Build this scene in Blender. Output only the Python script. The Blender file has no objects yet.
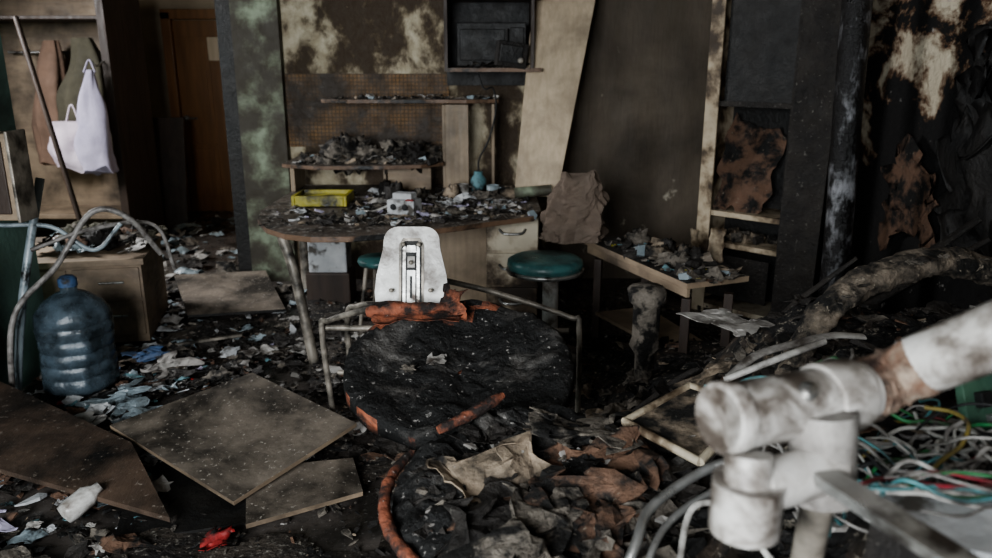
import bpy, math, random
from mathutils import Vector, Matrix, noise, Euler
random.seed(7)
V=Vector
R=random.uniform

# ------------------------------------------------------------ materials
def M(name,c1,c2=None,scale=5,rough=.7,soot=0,sscale=2.0,bump=.3,bscale=40,ash=0,ascale=60,metal=0,stretch=(1,1,1),
      scol=(.008,.007,.006),acol=(.42,.40,.37),gz=None,trans=0,hard=.05,sstretch=(1,1,1),brick=None,spec=.5,dist=.25,soot2=None):
    m=bpy.data.materials.new(name); m.use_nodes=True
    nt=m.node_tree; N=nt.nodes; L=nt.links
    bs=N['Principled BSDF']
    tc=N.new('ShaderNodeTexCoord')
    def mapped(st):
        mp=N.new('ShaderNodeMapping'); mp.inputs['Scale'].default_value=st
        L.new(tc.outputs['Object'],mp.inputs['Vector']); return mp.outputs['Vector']
    def nz(sc,vec,det=6,dist=0):
        n=N.new('ShaderNodeTexNoise'); n.inputs['Scale'].default_value=sc; n.inputs['Detail'].default_value=det
        n.inputs['Distortion'].default_value=dist; n.inputs['Roughness'].default_value=.62
        L.new(vec,n.inputs['Vector']); return n.outputs['Fac']
    def ramp(f,a,b,ca=(0,0,0,1),cb=(1,1,1,1)):
        r=N.new('ShaderNodeValToRGB'); e=r.color_ramp.elements
        e[0].position=max(0,min(.99,a)); e[1].position=max(.01,min(1,b)); e[0].color=ca; e[1].color=cb
        L.new(f,r.inputs['Fac']); return r.outputs['Color']
    def mix(f,a,b):
        x=N.new('ShaderNodeMix'); x.data_type='RGBA'
        L.new(f,x.inputs[0])
        for s,i in ((a,6),(b,7)):
            if isinstance(s,tuple): x.inputs[i].default_value=(*s,1)
            else: L.new(s,x.inputs[i])
        return x.outputs[2]
    v0=mapped(stretch)
    if c2 is None: c2=tuple(x*.6 for x in c1)
    col=ramp(nz(scale,v0),.35,.65,(*c1,1),(*c2,1))
    if brick:
        b=N.new('ShaderNodeTexBrick'); b.inputs['Scale'].default_value=brick
        b.inputs['Mortar Size'].default_value=.03; b.inputs['Brick Width'].default_value=.25;b.inputs['Row Height'].default_value=.25
        b.offset=0
        mp=N.new('ShaderNodeMapping'); mp.inputs['Rotation'].default_value=(math.radians(90),0,0)
        L.new(tc.outputs['Object'],mp.inputs['Vector']); L.new(mp.outputs['Vector'],b.inputs['Vector'])
        b.inputs['Mortar'].default_value=(.10,.06,.025,1)
        L.new(col,b.inputs['Color1']); L.new(col,b.inputs['Color2']); col=b.outputs['Color']
    if soot>0:
        f=nz(sscale,mapped(sstretch),9,dist)
        if gz:
            sx=N.new('ShaderNodeSeparateXYZ'); L.new(tc.outputs['Object'],sx.inputs[0])
            ma=N.new('ShaderNodeMath'); ma.operation='MULTIPLY_ADD'
            L.new(sx.outputs['Z'],ma.inputs[0]); ma.inputs[1].default_value=-gz[1]; ma.inputs[2].default_value=gz[0]*gz[1]
            ad=N.new('ShaderNodeMath'); ad.operation='ADD'; L.new(ma.outputs[0],ad.inputs[0]); L.new(f,ad.inputs[1]); f=ad.outputs[0]
        t=.70-.38*soot
        if soot2: col=mix(ramp(f,t-hard-.06,t+hard-.02),col,soot2)
        col=mix(ramp(f,t-hard,t+hard),col,scol)
    if ash>0:
        f=nz(ascale,mapped((1,1,1)),5)
        t=.72-.25*ash
        col=mix(ramp(f,t-.02,t+.05),col,acol)
    L.new(col,bs.inputs['Base Color'])
    L.new(ramp(nz(scale*2.3,v0),.3,.7,(max(0,rough-.15),)*3+(1,),(min(1,rough+.15),)*3+(1,)),bs.inputs['Roughness'])
    bs.inputs['Metallic'].default_value=metal
    bs.inputs['Specular IOR Level'].default_value=spec
    bs.inputs['Transmission Weight'].default_value=trans
    if bump>0:
        bp=N.new('ShaderNodeBump'); bp.inputs['Strength'].default_value=bump; bp.inputs['Distance'].default_value=.02
        L.new(nz(bscale,v0,8),bp.inputs['Height']); L.new(bp.outputs['Normal'],bs.inputs['Normal'])
    return m

m_char=M('char',(.012,.010,.009),(.032,.026,.021),6,.7,bump=1,bscale=30,ash=.3,ascale=45,acol=(.13,.12,.105))
m_seatc=M('charred_foam',(.17,.158,.145),(.07,.062,.055),22,.7,soot=.88,sscale=5,bump=1,bscale=34,ash=.30,ascale=60,hard=.10,acol=(.32,.30,.28),scol=(.006,.0055,.005),dist=.5)
m_heap=M('burnt_heap',(.10,.07,.047),(.035,.024,.016),9,.75,soot=.80,sscale=6,bump=1,bscale=28,ash=.45,ascale=38,hard=.1,acol=(.24,.21,.17),scol=(.007,.006,.0055))
m_rub=M('floor_rubble_ash',(.10,.08,.063),(.035,.028,.022),9,.7,soot=.62,sscale=4,bump=1,bscale=30,ash=.5,ascale=45,hard=.1,acol=(.24,.22,.19),scol=(.012,.010,.009))
m_black=M('black_soot',(.006,.006,.006),(.016,.014,.012),5,.55,bump=.4)
m_floor=M('floor_laminate',(.11,.095,.085),(.06,.052,.046),3,.28,soot=.45,sscale=1.6,bump=.3,bscale=14,ash=.3,ascale=50,acol=(.2,.19,.18),scol=(.022,.02,.018))
m_green=M('green_paint',(.27,.32,.23),(.17,.205,.15),4,.7,soot=.58,sscale=4,bump=.15,hard=.09,scol=(.05,.042,.03),soot2=(.13,.135,.09),dist=.1)
m_teal=M('teal_paint',(.14,.25,.21),(.09,.16,.14),2,.5,soot=.3,sscale=1.5,bump=.2,hard=.12)
m_wallL=M('sooty_wallpaper',(.60,.54,.41),(.42,.36,.25),9,.85,soot=.62,sscale=3.4,bump=.6,hard=.045,scol=(.06,.042,.027),soot2=(.17,.13,.08),sstretch=(1.1,1,.8),dist=.15,ash=.1,ascale=12,acol=(.6,.55,.44))
m_wallR=M('burnt_wallpaper',(.20,.16,.12),(.13,.105,.078),3,.8,soot=.5,sscale=1.4,bump=.35,stretch=(1,1,.25),ash=.2,ascale=5,hard=.2,scol=(.055,.044,.033),acol=(.5,.45,.36))
m_wallRight=M('peeling_wall',(.70,.63,.49),(.55,.47,.35),4,.85,soot=.60,sscale=3.6,bump=1,bscale=14,gz=(1.45,.20),hard=.012,scol=(.008,.007,.0065),soot2=(.14,.075,.04),sstretch=(1,.55,.8),ash=.08,ascale=9)
m_beige=M('beige_wall',(.44,.36,.25),(.34,.275,.19),2,.85,soot=.3,sscale=1,bump=.2,hard=.2,scol=(.12,.085,.06))
m_lowbounce=M('low_bounce_wall',(.2,.17,.13),(.12,.1,.08),2,.9)  # unseen wall behind camera, albedo lowered to cut bounced light
m_ceil=M('low_bounce_ceiling',(.13,.115,.10),(.07,.06,.052),2,.9)  # ceiling is out of view; its colour is darkened to reduce light bounce
m_tile=M('mustard_tile',(.34,.18,.06),(.22,.115,.04),6,.6,soot=.66,sscale=2.6,bump=.4,hard=.14,brick=9,scol=(.035,.023,.014),dist=.1)
m_door=M('door_wood',(.23,.11,.042),(.15,.07,.026),3,.45,bump=.1,stretch=(6,6,.5))
m_dkwood=M('dark_wood',(.055,.035,.025),(.03,.02,.015),4,.55,bump=.2,stretch=(4,4,.5))
m_ltwood=M('light_wood',(.58,.47,.34),(.46,.365,.255),3,.55,soot=.3,sscale=2.2,bump=.12,stretch=(9,9,.6),hard=.15,scol=(.15,.115,.08))
m_frame=M('scorched_frame_wood',(.55,.46,.34),(.42,.35,.25),3,.55,soot=.42,sscale=4,bump=.12,hard=.06,scol=(.05,.033,.02),soot2=(.24,.17,.10),dist=.1)
m_ltwood2=M('panel_wood',(.38,.29,.20),(.29,.22,.15),3,.55,soot=.35,sscale=2.2,bump=.12,stretch=(9,9,.6),hard=.15,scol=(.10,.075,.05))
m_cabwood=M('cabinet_wood',(.36,.275,.19),(.27,.20,.14),3,.6,soot=.38,sscale=2.5,bump=.2,stretch=(1,1,6),hard=.14,scol=(.06,.045,.032))
m_cream=M('cream_laminate',(.60,.53,.41),(.48,.42,.32),3,.5,soot=.42,sscale=3.6,bump=.12,hard=.07,scol=(.035,.023,.015),soot2=(.22,.15,.09))
m_top=M('table_top',(.16,.128,.105),(.085,.068,.055),9,.5,soot=.38,sscale=7,bump=.6,ash=.6,ascale=30,acol=(.27,.255,.235),hard=.1)
m_edge=M('table_edge',(.20,.125,.08),(.14,.085,.055),5,.5,soot=.42,sscale=4)
m_board=M('particle_board',(.27,.225,.18),(.18,.148,.118),2.6,.7,soot=.55,sscale=3,bump=.25,ash=.35,ascale=60,hard=.11,scol=(.03,.024,.018),acol=(.4,.36,.31))
m_board_b=M('brown_board',(.12,.08,.057),(.07,.049,.036),3,.55,soot=.4,sscale=3,bump=.3,ash=.3,ascale=45,stretch=(3,1,1),hard=.12,acol=(.26,.22,.18))
m_white=M('white_plastic',(.60,.59,.56),(.46,.445,.42),9,.38,soot=.42,sscale=11,bump=.12,hard=.10,scol=(.13,.105,.085),ash=.08)
m_whitep=M('sooty_white_pipe',(.62,.60,.57),(.47,.45,.425),11,.36,soot=.48,sscale=10,bump=.2,hard=.09,scol=(.07,.055,.045),ash=0,dist=.6,soot2=(.33,.295,.26))
m_whitedirty=M('dirty_white',(.46,.44,.41),(.3,.28,.26),6,.6,soot=.42,sscale=8,bump=.25,hard=.1,scol=(.05,.04,.033))
m_orange=M('orange_upholstery',(.38,.125,.065),(.20,.065,.036),8,.75,soot=.58,sscale=14,bump=.6,bscale=60,hard=.08,scol=(.02,.013,.011),ash=.15)
m_rust=M('rust',(.15,.06,.03),(.40,.32,.25),22,.8,soot=.45,sscale=20,bump=1,hard=.08,scol=(.03,.015,.01))
m_steel=M('steel',(.45,.45,.44),(.28,.27,.25),9,.38,soot=.3,sscale=9,bump=.15,metal=.8,scol=(.05,.04,.035))
m_tube=M('sooty_tube',(.36,.32,.27),(.19,.168,.14),9,.5,soot=.38,sscale=9,bump=.2,metal=.3,hard=.12)
m_tealseat=M('teal_vinyl',(.08,.21,.20),(.045,.13,.13),4,.4,soot=.33,sscale=7,bump=.15,hard=.15,ash=.22)
m_paperbag=M('brown_bag',(.18,.135,.105),(.11,.083,.064),5,.85,bump=.6,bscale=15)
m_paper=M('scorched_paper',(.34,.27,.20),(.20,.155,.11),7,.85,soot=.54,sscale=7,bump=.6,bscale=24,hard=.08,ash=.2,ascale=50)
m_brownp=M('brown_scorch',(.15,.085,.055),(.09,.052,.034),8,.85,soot=.52,sscale=8,bump=.7,bscale=28,ash=.25,ascale=50,acol=(.2,.17,.13))
m_pwhite=M('white_paper',(.52,.52,.52),(.38,.39,.40),8,.8,soot=.32,sscale=10,bump=.3,scol=(.08,.07,.06))
m_yellow=M('yellow_plastic',(.42,.37,.04),(.29,.255,.035),4,.4,soot=.38,sscale=8,hard=.1)
m_red=M('red_bits',(.35,.03,.025),(.2,.02,.02),6,.6,soot=.3,sscale=9)
m_blue=M('blue_bits',(.06,.12,.24),(.04,.08,.16),6,.6,soot=.4,sscale=9)
m_cyan=M('cyan_bits',(.14,.28,.31),(.09,.19,.21),6,.6,soot=.4,sscale=9)
m_lilac=M('lilac_bag',(.50,.46,.58),(.37,.34,.45),4,.75,bump=.4,bscale=12)
m_whbag=M('white_bag',(.62,.54,.6),(.5,.42,.48),4,.7,bump=.4,bscale=12)
m_coat=M('dark_coat',(.10,.09,.06),(.055,.05,.035),4,.9,bump=.5,bscale=14)
m_coat2=M('brown_coat',(.22,.14,.1),(.14,.09,.065),4,.9,bump=.5,bscale=14)
m_bottle=M('bottle_plastic',(.15,.20,.24),(.08,.115,.145),5,.22,soot=.5,sscale=7,bump=.4,bscale=16,trans=.3,hard=.14,scol=(.02,.028,.032))
m_film=M('plastic_film',(.3,.35,.37),(.18,.22,.24),6,.35,soot=.3,sscale=6,bump=.4,bscale=10)
m_pcb=M('green_pcb',(.09,.18,.12),(.05,.11,.08),8,.5,soot=.3,sscale=12)
m_pipe=M('burnt_pipe',(.34,.34,.36),(.18,.18,.185),8,.4,soot=.70,sscale=9,bump=.7,metal=.2,hard=.06,sstretch=(1,1,.5),scol=(.010,.009,.009),dist=.1)
m_ashy=M('ash_grey',(.23,.20,.165),(.10,.085,.07),14,.9,soot=.48,sscale=11,bump=1,bscale=35)
m_tire=M('charred_rubber',(.26,.21,.16),(.11,.088,.068),18,.85,soot=.56,sscale=11,bump=1,bscale=30,ash=.4,ascale=40,hard=.08,acol=(.32,.27,.21))
m_glass=M('window_frame_paint',(.6,.6,.6),(.5,.5,.5),4,.5)
def C(n,c): return M(n,c,tuple(x*.6 for x in c),14,.5,soot=.4,sscale=18,bump=0,scol=(.05,.04,.035),hard=.12)
m_cgreen=C('cable_green',(.05,.28,.1)); m_cred=C('cable_red',(.30,.035,.05)); m_cpink=C('cable_pink',(.36,.10,.15))
m_cyel=C('cable_yellow',(.36,.28,.07)); m_cwhite=C('cable_white',(.6,.58,.54)); m_ccyan=C('cable_cyan',(.13,.36,.38)); m_cblack=M('cable_black',(.02,.02,.02))
m_grey=C('cable_grey',(.33,.31,.29))

# ------------------------------------------------------------ mesh builder
class MB:
    def __init__(s): s.v=[];s.f=[];s.mi=[];s.sm=[];s.mats=[];s.T=Matrix.Identity(4)
    def m(s,mat):
        if mat not in s.mats: s.mats.append(mat)
        return s.mats.index(mat)
    def add(s,vs,fs,mat,smooth=False):
        o=len(s.v); s.v+= [tuple(s.T@V(x)) for x in vs]
        k=s.m(mat) if not isinstance(mat,list) else None
        for i,f in enumerate(fs):
            s.f.append([o+j for j in f]); s.mi.append(k if k is not None else s.m(mat[i])); s.sm.append(smooth)
    def box(s,c,d,mat,rot=(0,0,0)):
        Rm=Euler([math.radians(a) for a in rot]).to_matrix(); c=V(c)
        vs=[c+Rm@V((x*d[0]/2,y*d[1]/2,z*d[2]/2)) for x in(-1,1) for y in(-1,1) for z in(-1,1)]
        s.add(vs,[(0,1,3,2),(4,6,7,5),(0,4,5,1),(2,3,7,6),(0,2,6,4),(1,5,7,3)],mat)
    def prism(s,pts,th,mat,side=None):
        pts=[V(p) for p in pts]; n=V((0,0,0)); k=len(pts)
        for i in range(k):
            a,b=pts[i],pts[(i+1)%k]; n+=a.cross(b)
        n.normalize()
        if n.z<0 or (abs(n.z)<.05 and n.y>0): pts.reverse(); n=-n
        vs=pts+[p-n*th for p in pts]
        s.add(vs,[list(range(k))],mat)
        o=[list(range(2*k-1,k-1,-1))]+[[i,i+k,(i+1)%k+k,(i+1)%k] for i in range(k)]
        s.add(vs,o,side or mat)
    def tube(s,pts,r,mat,seg=12,closed=False,flat=None):
        pts=[V(p) for p in pts]; n=len(pts)
        rs=r if isinstance(r,(list,tuple)) else [r]*n
        vs=[];up=None
        for i,p in enumerate(pts):
            if closed: d=(pts[(i+1)%n]-pts[i-1]).normalized()
            else: d=(pts[min(i+1,n-1)]-pts[max(i-1,0)]).normalized()
            if up is None:
                up=V((0,0,1)) if abs(d.z)<.9 else V((1,0,0))
            up=(up-d*up.dot(d)).normalized(); sd=d.cross(up)
            for j in range(seg):
                a=2*math.pi*j/seg
                vs.append(p+sd*math.cos(a)*rs[i]+up*math.sin(a)*rs[i]*(flat or 1))
        fs=[]
        for i in range(n if closed else n-1):
            for j in range(seg):
                a=i*seg+j;b=i*seg+(j+1)%seg;c2=((i+1)%n)*seg+(j+1)%seg;d2=((i+1)%n)*seg+j
                fs.append((a,b,c2,d2))
        s.add(vs,fs,mat,True)
        if not closed:
            s.add(vs[:seg],[list(range(seg))[::-1]],mat); s.add(vs[-seg:],[list(range(seg))],mat)
    def lathe(s,prof,c,mat,seg=32,axis=(0,0,1),fn=None,sx=1,sy=1):
        q=V((0,0,1)).rotation_difference(V(axis).normalized()).to_matrix(); c=V(c)
        vs=[]
        for r,z in prof:
            for j in range(seg):
                a=2*math.pi*j/seg; rr=r*(fn(a,z) if fn else 1)
                vs.append(c+q@V((rr*math.cos(a)*sx,rr*math.sin(a)*sy,z)))
        n=len(prof); fs=[(i*seg+j,i*seg+(j+1)%seg,(i+1)*seg+(j+1)%seg,(i+1)*seg+j) for i in range(n-1) for j in range(seg)]
        s.add(vs,fs,mat,True)
        s.add(vs[:seg],[list(range(seg))[::-1]],mat); s.add(vs[-seg:],[list(range(seg))],mat)
    def blob(s,c,d,mat,amp=.15,freq=4,nu=20,nv=12,seed=0):
        c=V(c);vs=[]
        for i in range(nv+1):
            th=math.pi*i/nv
            for j in range(nu):
                ph=2*math.pi*j/nu
                u=V((math.sin(th)*math.cos(ph),math.sin(th)*math.sin(ph),math.cos(th)))
                k=1+amp*noise.noise(u*freq+V((seed,seed*1.7,0)))*2
                vs.append(c+V((u.x*d[0]*k,u.y*d[1]*k,u.z*d[2]*k)))
        fs=[(i*nu+j,(i+1)*nu+j,(i+1)*nu+(j+1)%nu,i*nu+(j+1)%nu) for i in range(nv) for j in range(nu)]
        s.add(vs,fs,mat,True)
    def sheet(s,c4,mat,n=14,amp=.02,freq=8,seed=0,rag=.02,th=.003,curl=0,smooth=True):
        A,B,C_,D=[V(p) for p in c4]; nn=(B-A).cross(D-A).normalized()
        if nn.z<0: nn=-nn
        vs=[]
        for i in range(n+1):
            for j in range(n+1):
                u,v=i/n,j/n
                p=A*(1-u)*(1-v)+B*u*(1-v)+C_*u*v+D*(1-u)*v
                sd=V((seed*3.1,seed*1.3,seed))
                e=max(abs(u-.5),abs(v-.5))*2
                rr=noise.noise_vector(V((u*5,v*5,0))+sd)*rag*e*2
                z=noise.noise(p*freq+sd)*amp*2+ (abs(noise.noise(p*freq*2.2+sd)))*amp+curl*e**3
                vs.append(p+rr-nn*nn.dot(rr)+nn*z)
        m=(n+1)**2
        vs2=[p-nn*th for p in vs]
        fs=[(i*(n+1)+j,(i+1)*(n+1)+j,(i+1)*(n+1)+j+1,i*(n+1)+j+1) for i in range(n) for j in range(n)]
        fs+= [tuple(x+m for x in f[::-1]) for f in fs]
        for i in range(n):
            for a,b in ((i,i+1),(n*(n+1)+i,n*(n+1)+i+1)): fs.append((a,b,b+m,a+m))
            for a,b in ((i*(n+1),(i+1)*(n+1)),(i*(n+1)+n,(i+1)*(n+1)+n)): fs.append((a,b,b+m,a+m))
        s.add(vs+vs2,fs,mat,smooth)
    def obj(s,name,bevel=0,angle=40):
        me=bpy.data.meshes.new(name); me.from_pydata(s.v,[],s.f)
        for m in s.mats: me.materials.append(m)
        me.polygons.foreach_set('material_index',s.mi); me.polygons.foreach_set('use_smooth',s.sm); me.update()
        o=bpy.data.objects.new(name,me); bpy.context.collection.objects.link(o)
        if bevel:
            b=o.modifiers.new('bevel','BEVEL'); b.width=bevel; b.segments=2; b.limit_method='ANGLE'; b.angle_limit=math.radians(50)
        return o
def spline(pts,k=8):
    pts=[V(p) for p in pts]; P=[pts[0]*2-pts[1]]+pts+[pts[-1]*2-pts[-2]]; out=[]
    for i in range(1,len(P)-2):
        for j in range(k):
            t=j/k;a,b,c,d=P[i-1:i+3]
            out.append(.5*((2*b)+(c-a)*t+(2*a-5*b+4*c-d)*t*t+(3*b-a-3*c+d)*t**3))
    out.append(pts[-1]); return out
def ss(a,b,x):
    t=max(0,min(1,(x-a)/(b-a))); return t*t*(3-2*t)
def chip(b,x,y,z,s,flat,mat):
    e=Euler((R(-.5,.5),R(-.5,.5),R(0,6.3))).to_matrix(); t=s*flat*R(.3,1)
    m=random.randint(4,6); off=R(0,6)
    ps=[]
    for q in range(m):
        a=off+q*2*math.pi/m; r=s*R(.4,1)/2
        ps.append((math.cos(a)*r*1.4,math.sin(a)*r*R(.5,1)))
    c=V((x,y,z+t*.3))
    vs=[c+e@V((p[0],p[1],t/2+R(-.1,.1)*s)) for p in ps]+[c+e@V((p[0],p[1],-t/2)) for p in ps]
    fs=[list(range(m)),list(range(2*m-1,m-1,-1))]+[[q,q+m,(q+1)%m+m,(q+1)%m] for q in range(m)]
    b.add(vs,fs,mat)
def crump(b,x,y,z,s,mat,k):
    a=R(0,6.3); q=[]
    for j in range(4):
        r=s*R(.5,.9); q.append((x+r*math.cos(a+j*1.57),y+r*math.sin(a+j*1.57)*.8,z+R(.0,.25)*s))
    b.sheet(q,mat,5,s*.16,1.6/s,k,s*.12,.002,smooth=False)

# ------------------------------------------------------------ room shell
def wall(name,lo,hi,mat,**k):
    b=MB(); b.box([(lo[i]+hi[i])/2 for i in range(3)],[hi[i]-lo[i] for i in range(3)],mat); return b.obj(name)
H_=2.7
wall('floor',(-5.2,-1.4,-.1),(2.45,8.9,0),m_floor)
wall('ceiling',(-5.2,-1.4,H_),(2.45,8.9,H_+.1),m_ceil)
wall('wall_left',(-2.54,-1.2,0),(-2.42,3.95,H_),m_teal)
wall('wall_right',(2.25,-1.2,0),(2.4,5.9,H_),m_wallRight)
b=MB(); b.box((-.6,5.82,H_/2),(2.2,.14,H_),m_wallL); b.box((1.375,5.82,H_/2),(1.75,.14,H_),m_wallR); b.obj('wall_back')
wall('trim_corner_column',(-1.85,5.66,0),(-1.52,5.89,H_),m_green)
wall('wall_corridor_right',(-1.82,5.9,0),(-1.7,8.65,H_),m_beige)
wall('trim_burnt_jamb',(-2.02,5.86,0),(-1.852,6.0,H_),m_black)
wall('wall_hall_end',(-5.1,8.65,0),(-1.7,8.8,H_),m_beige)
wall('wall_hall_left',(-5.15,3.83,0),(-5.0,8.65,H_),m_beige)
wall('wall_hall_front',(-5.0,3.83,0),(-2.545,3.95,H_),m_teal)
b=MB() # wall behind camera with window opening
for lo,hi in (((-2.54,-1.35,0),(2.4,-1.2,.85)),((-2.54,-1.35,2.45),(2.4,-1.2,H_)),((-2.54,-1.35,.85),(-2.3,-1.2,2.45)),((-.3,-1.35,.85),(2.4,-1.2,2.45))):
    b.box([(lo[i]+hi[i])/2 for i in range(3)],[hi[i]-lo[i] for i in range(3)],m_lowbounce)
b.obj('wall_front')
b=MB()
for x in (-2.27,-1.3,-.33): b.box((x,-1.27,1.65),(.06,.07,1.6),m_glass)
for z in (.88,2.42): b.box((-1.3,-1.27,z),(2,.07,.06),m_glass)
b.obj('window_1')
# door
b=MB()
X0,X1=-3.42,-2.58
b.box(((X0+X1)/2,8.6,1.02),(X1-X0,.05,2.04),m_door)
for (zc,h) in ((.45,.6),(1.4,.95)):
    for xc in (X0+.22,X1-.22):
        b.box((xc,8.57,zc),(.28,.02,h),m_door); b.box((xc,8.56,zc),(.2,.02,h-.1),m_door)
b.lathe([(.012,0),(.012,.04),(.03,.05),(.03,.08),(.0,.09)],(X0+.07,8.575,1.03),m_steel,axis=(0,-1,0))
b.box((X0+.13,8.50,1.03),(.12,.02,.02),m_steel)
b.box((-2.98,8.545,1.75),(.16,.004,.24),m_ltwood); b.obj('door_1',.006)
b=MB()
b.box((X0-.06,8.59,1.06),(.1,.1,2.12),m_door);b.box((X1+.06,8.59,1.06),(.1,.1,2.12),m_door);b.box(((X0+X1)/2,8.59,2.1),(1.06,.1,.1),m_door)
b.obj('trim_door_frame',.006)

# ------------------------------------------------------------ hall: wardrobe niche, coats, leaning panel
b=MB()
b.box((-4.0,7.5,1.15),(1.4,.03,2.3),m_cabwood)
b.box((-3.31,7.15,1.15),(.07,.7,2.3),m_dkwood); b.box((-4.68,7.15,1.15),(.06,.7,2.3),m_dkwood)
b.box((-4.0,7.15,2.3),(1.42,.7,.05),m_dkwood); b.box((-4.0,7.2,1.98),(1.32,.55,.03),m_dkwood); b.box((-4.0,7.2,.25),(1.32,.5,.04),m_cabwood)
b.tube([(-4.5,7.42,1.7),(-3.36,7.42,1.7)],.012,m_steel)
for x in (-4.3,-4.05,-3.8,-3.6): b.tube(spline([(x,7.42,1.72),(x,7.34,1.66),(x,7.31,1.70)],4),.008,m_steel)
b.tube(spline([(-3.33,6.80,1.62),(-3.35,6.72,1.58),(-3.38,6.70,1.62)],4),.008,m_steel)
b.obj('coat_wardrobe',.004)
def drape(name,c,w,h,d,mat,top=.35,folds=7,seed=0,handle=False):
    b=MB(); seg=40; rows=18; vs=[]
    for i in range(rows+1):
        t=i/rows; k=top+(1-top)*math.sin(min(1,t*1.3)*math.pi/2)
        if t>.93: k*=.93
        for j in range(seg):
            a=2*math.pi*j/seg
            f=1+.2*math.sin(a*folds+seed+t*2)*t+.4*noise.noise(V((math.cos(a)*1.5,math.sin(a)*1.5,t*3+seed)))
            vs.append((c[0]+math.cos(a)*w/2*k*f+.05*math.sin(t*3+seed),c[1]+math.sin(a)*d/2*k*f,c[2]-t*h+.09*noise.noise(V((math.cos(a)*1.5,math.sin(a)*1.5,seed)))*t))
    fs=[(i*seg+j,(i+1)*seg+j,(i+1)*seg+(j+1)%seg,i*seg+(j+1)%seg) for i in range(rows) for j in range(seg)]
    b.add(vs,fs,mat,True); b.add(vs[:seg],[list(range(seg))],mat); b.add(vs[-seg:],[list(range(seg))[::-1]],mat)
    if handle:
        b.tube(spline([(c[0]-w*.15,c[1],c[2]-.02),(c[0],c[1]+.02,c[2]+handle),(c[0]+w*.15,c[1],c[2]-.02)],8),.008,mat)
    return b.obj(name)
drape('hanging_jacket',(-3.70,7.15,1.82),.52,1.0,.24,m_coat,seed=1)
drape('hanging_coat',(-4.05,7.25,1.8),.36,1.1,.2,m_coat2,seed=2)
drape('lilac_tote_bag',(-3.40,6.68,1.55),.32,.85,.14,m_lilac,top=.2,folds=4,seed=3,handle=.08)
drape('white_carrier_bag',(-3.64,6.75,1.12),.40,.38,.2,m_whbag,top=.7,folds=5,seed=4,handle=.14)
b=MB(); b.prism([(-3.60,7.55,.02),(-3.10,7.62,.02),(-3.14,7.9,1.08),(-3.62,7.83,1.08)],.03,m_dkwood); b.box((-3.5,7.62,.62),(.07,.01,.28),m_pwhite,(-14,0,8)); b.obj('leaning_cabinet_door',.004)
b=MB(); b.tube([(-3.72,6.3,1.95),(-3.28,6.1,.0)],.022,m_dkwood,8); b.obj('wooden_pole')

# ------------------------------------------------------------ left: low cabinet, bottle, tubes
b=MB()
def P4(pts,z0,z1,mat): 
    b.prism([(x,y,z1) for x,y in pts],z1-z0,mat)
P4([(-2.80,4.08),(-2.0,4.24),(-2.18,4.95),(-2.98,4.79)],.50,.535,m_cabwood)
P4([(-2.78,4.12),(-2.03,4.27),(-2.19,4.92),(-2.94,4.77)],.03,.499,m_cabwood)
def fp(u,w,z0,z1,mat,out=.012):
    x=-2.78+.75*u;y=4.12+.15*u; x2=-2.78+.75*w;y2=4.12+.15*w
    b.prism([(x+.2*out,y-out,z0),(x2+.2*out,y2-out,z0),(x2+.2*out,y2-out,z1),(x+.2*out,y-out,z1)],.014,mat)
fp(.02,.48,.08,.48,m_cabwood);fp(.52,.98,.08,.28,m_cabwood);fp(.52,.98,.30,.48,m_cabwood)
for z in (.2,.4): b.tube([(-2.25,4.20,z),(-2.12,4.225,z)],.007,m_steel,8)
b.obj('low_wooden_cabinet',.003)
b=MB()
pr=[(.0,0),(.15,0),(.165,.02)]
for k in range(5):
    z=.03+k*.065; pr+=[(.17,z),(.17,z+.045),(.164,z+.052),(.164,z+.06)]
pr+=[(.17,.36),(.165,.40),(.13,.45),(.07,.49),(.04,.50),(.036,.53)]
b.lathe(pr,(-2.09,3.62,.03),m_bottle,60,fn=lambda a,z:1+.07*noise.noise(V((math.cos(a)*1.8,math.sin(a)*1.8,z*7)))+.04*noise.noise(V((math.cos(a)*5,math.sin(a)*5,z*18))))
b.lathe([(.043,.525),(.043,.56),(.03,.575),(0,.577)],(-2.09,3.62,.03),m_blue,24)
b.obj('water_cooler_bottle')
b=MB()
b.tube(spline([(-2.36,3.5,.0),(-2.28,3.55,.5),(-2.19,3.7,1.07)]),.02,m_film,10)
b.tube(spline([(-2.33,3.42,.02),(-2.27,3.45,.45),(-2.12,3.6,.66),(-1.97,3.7,.9),(-1.82,3.75,.87),(-1.72,3.85,.66)]),.014,m_grey,10)
b.tube(spline([(-2.36,3.6,.86),(-2.15,3.66,.84),(-1.97,3.68,.72),(-1.85,3.74,.84)]),.011,m_film,10)
b.tube(spline([(-2.2,3.55,.75),(-1.98,3.7,.82),(-1.76,3.9,.80),(-1.70,3.95,.55)]),.010,m_grey,10)
b.obj('plastic_tubing')
b=MB()
b.box((-2.26,3.42,1.12),(.3,.13,.38),m_cabwood); b.box((-2.105,3.42,1.12),(.015,.14,.40),m_tube); b.box((-2.26,3.35,1.12),(.26,.01,.32),m_dkwood)
b.obj('small_wall_cabinet',.006)
b=MB(); b.sheet([(-2.34,2.6,.1),(-2.33,3.3,.1),(-2.33,3.3,.85),(-2.34,2.7,.8)],m_film,16,.02,5,3,.03); b.obj('torn_plastic_film')
b=MB()
for k in range(30):
    x=R(-2.7,-2.1);y=R(4.25,4.75); s_=R(.05,.13)
    b.sheet([(x,y,.56+R(0,.04)),(x+s_,y+R(-.03,.05),.56+R(0,.06)),(x+s_,y+s_,.57+R(0,.05)),(x-.02,y+s_,.57+R(0,.05))],random.choice([m_coat,m_ashy,m_whitedirty,m_char,m_film,m_ashy,m_coat2]),6,.03,12,k,.03)
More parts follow.
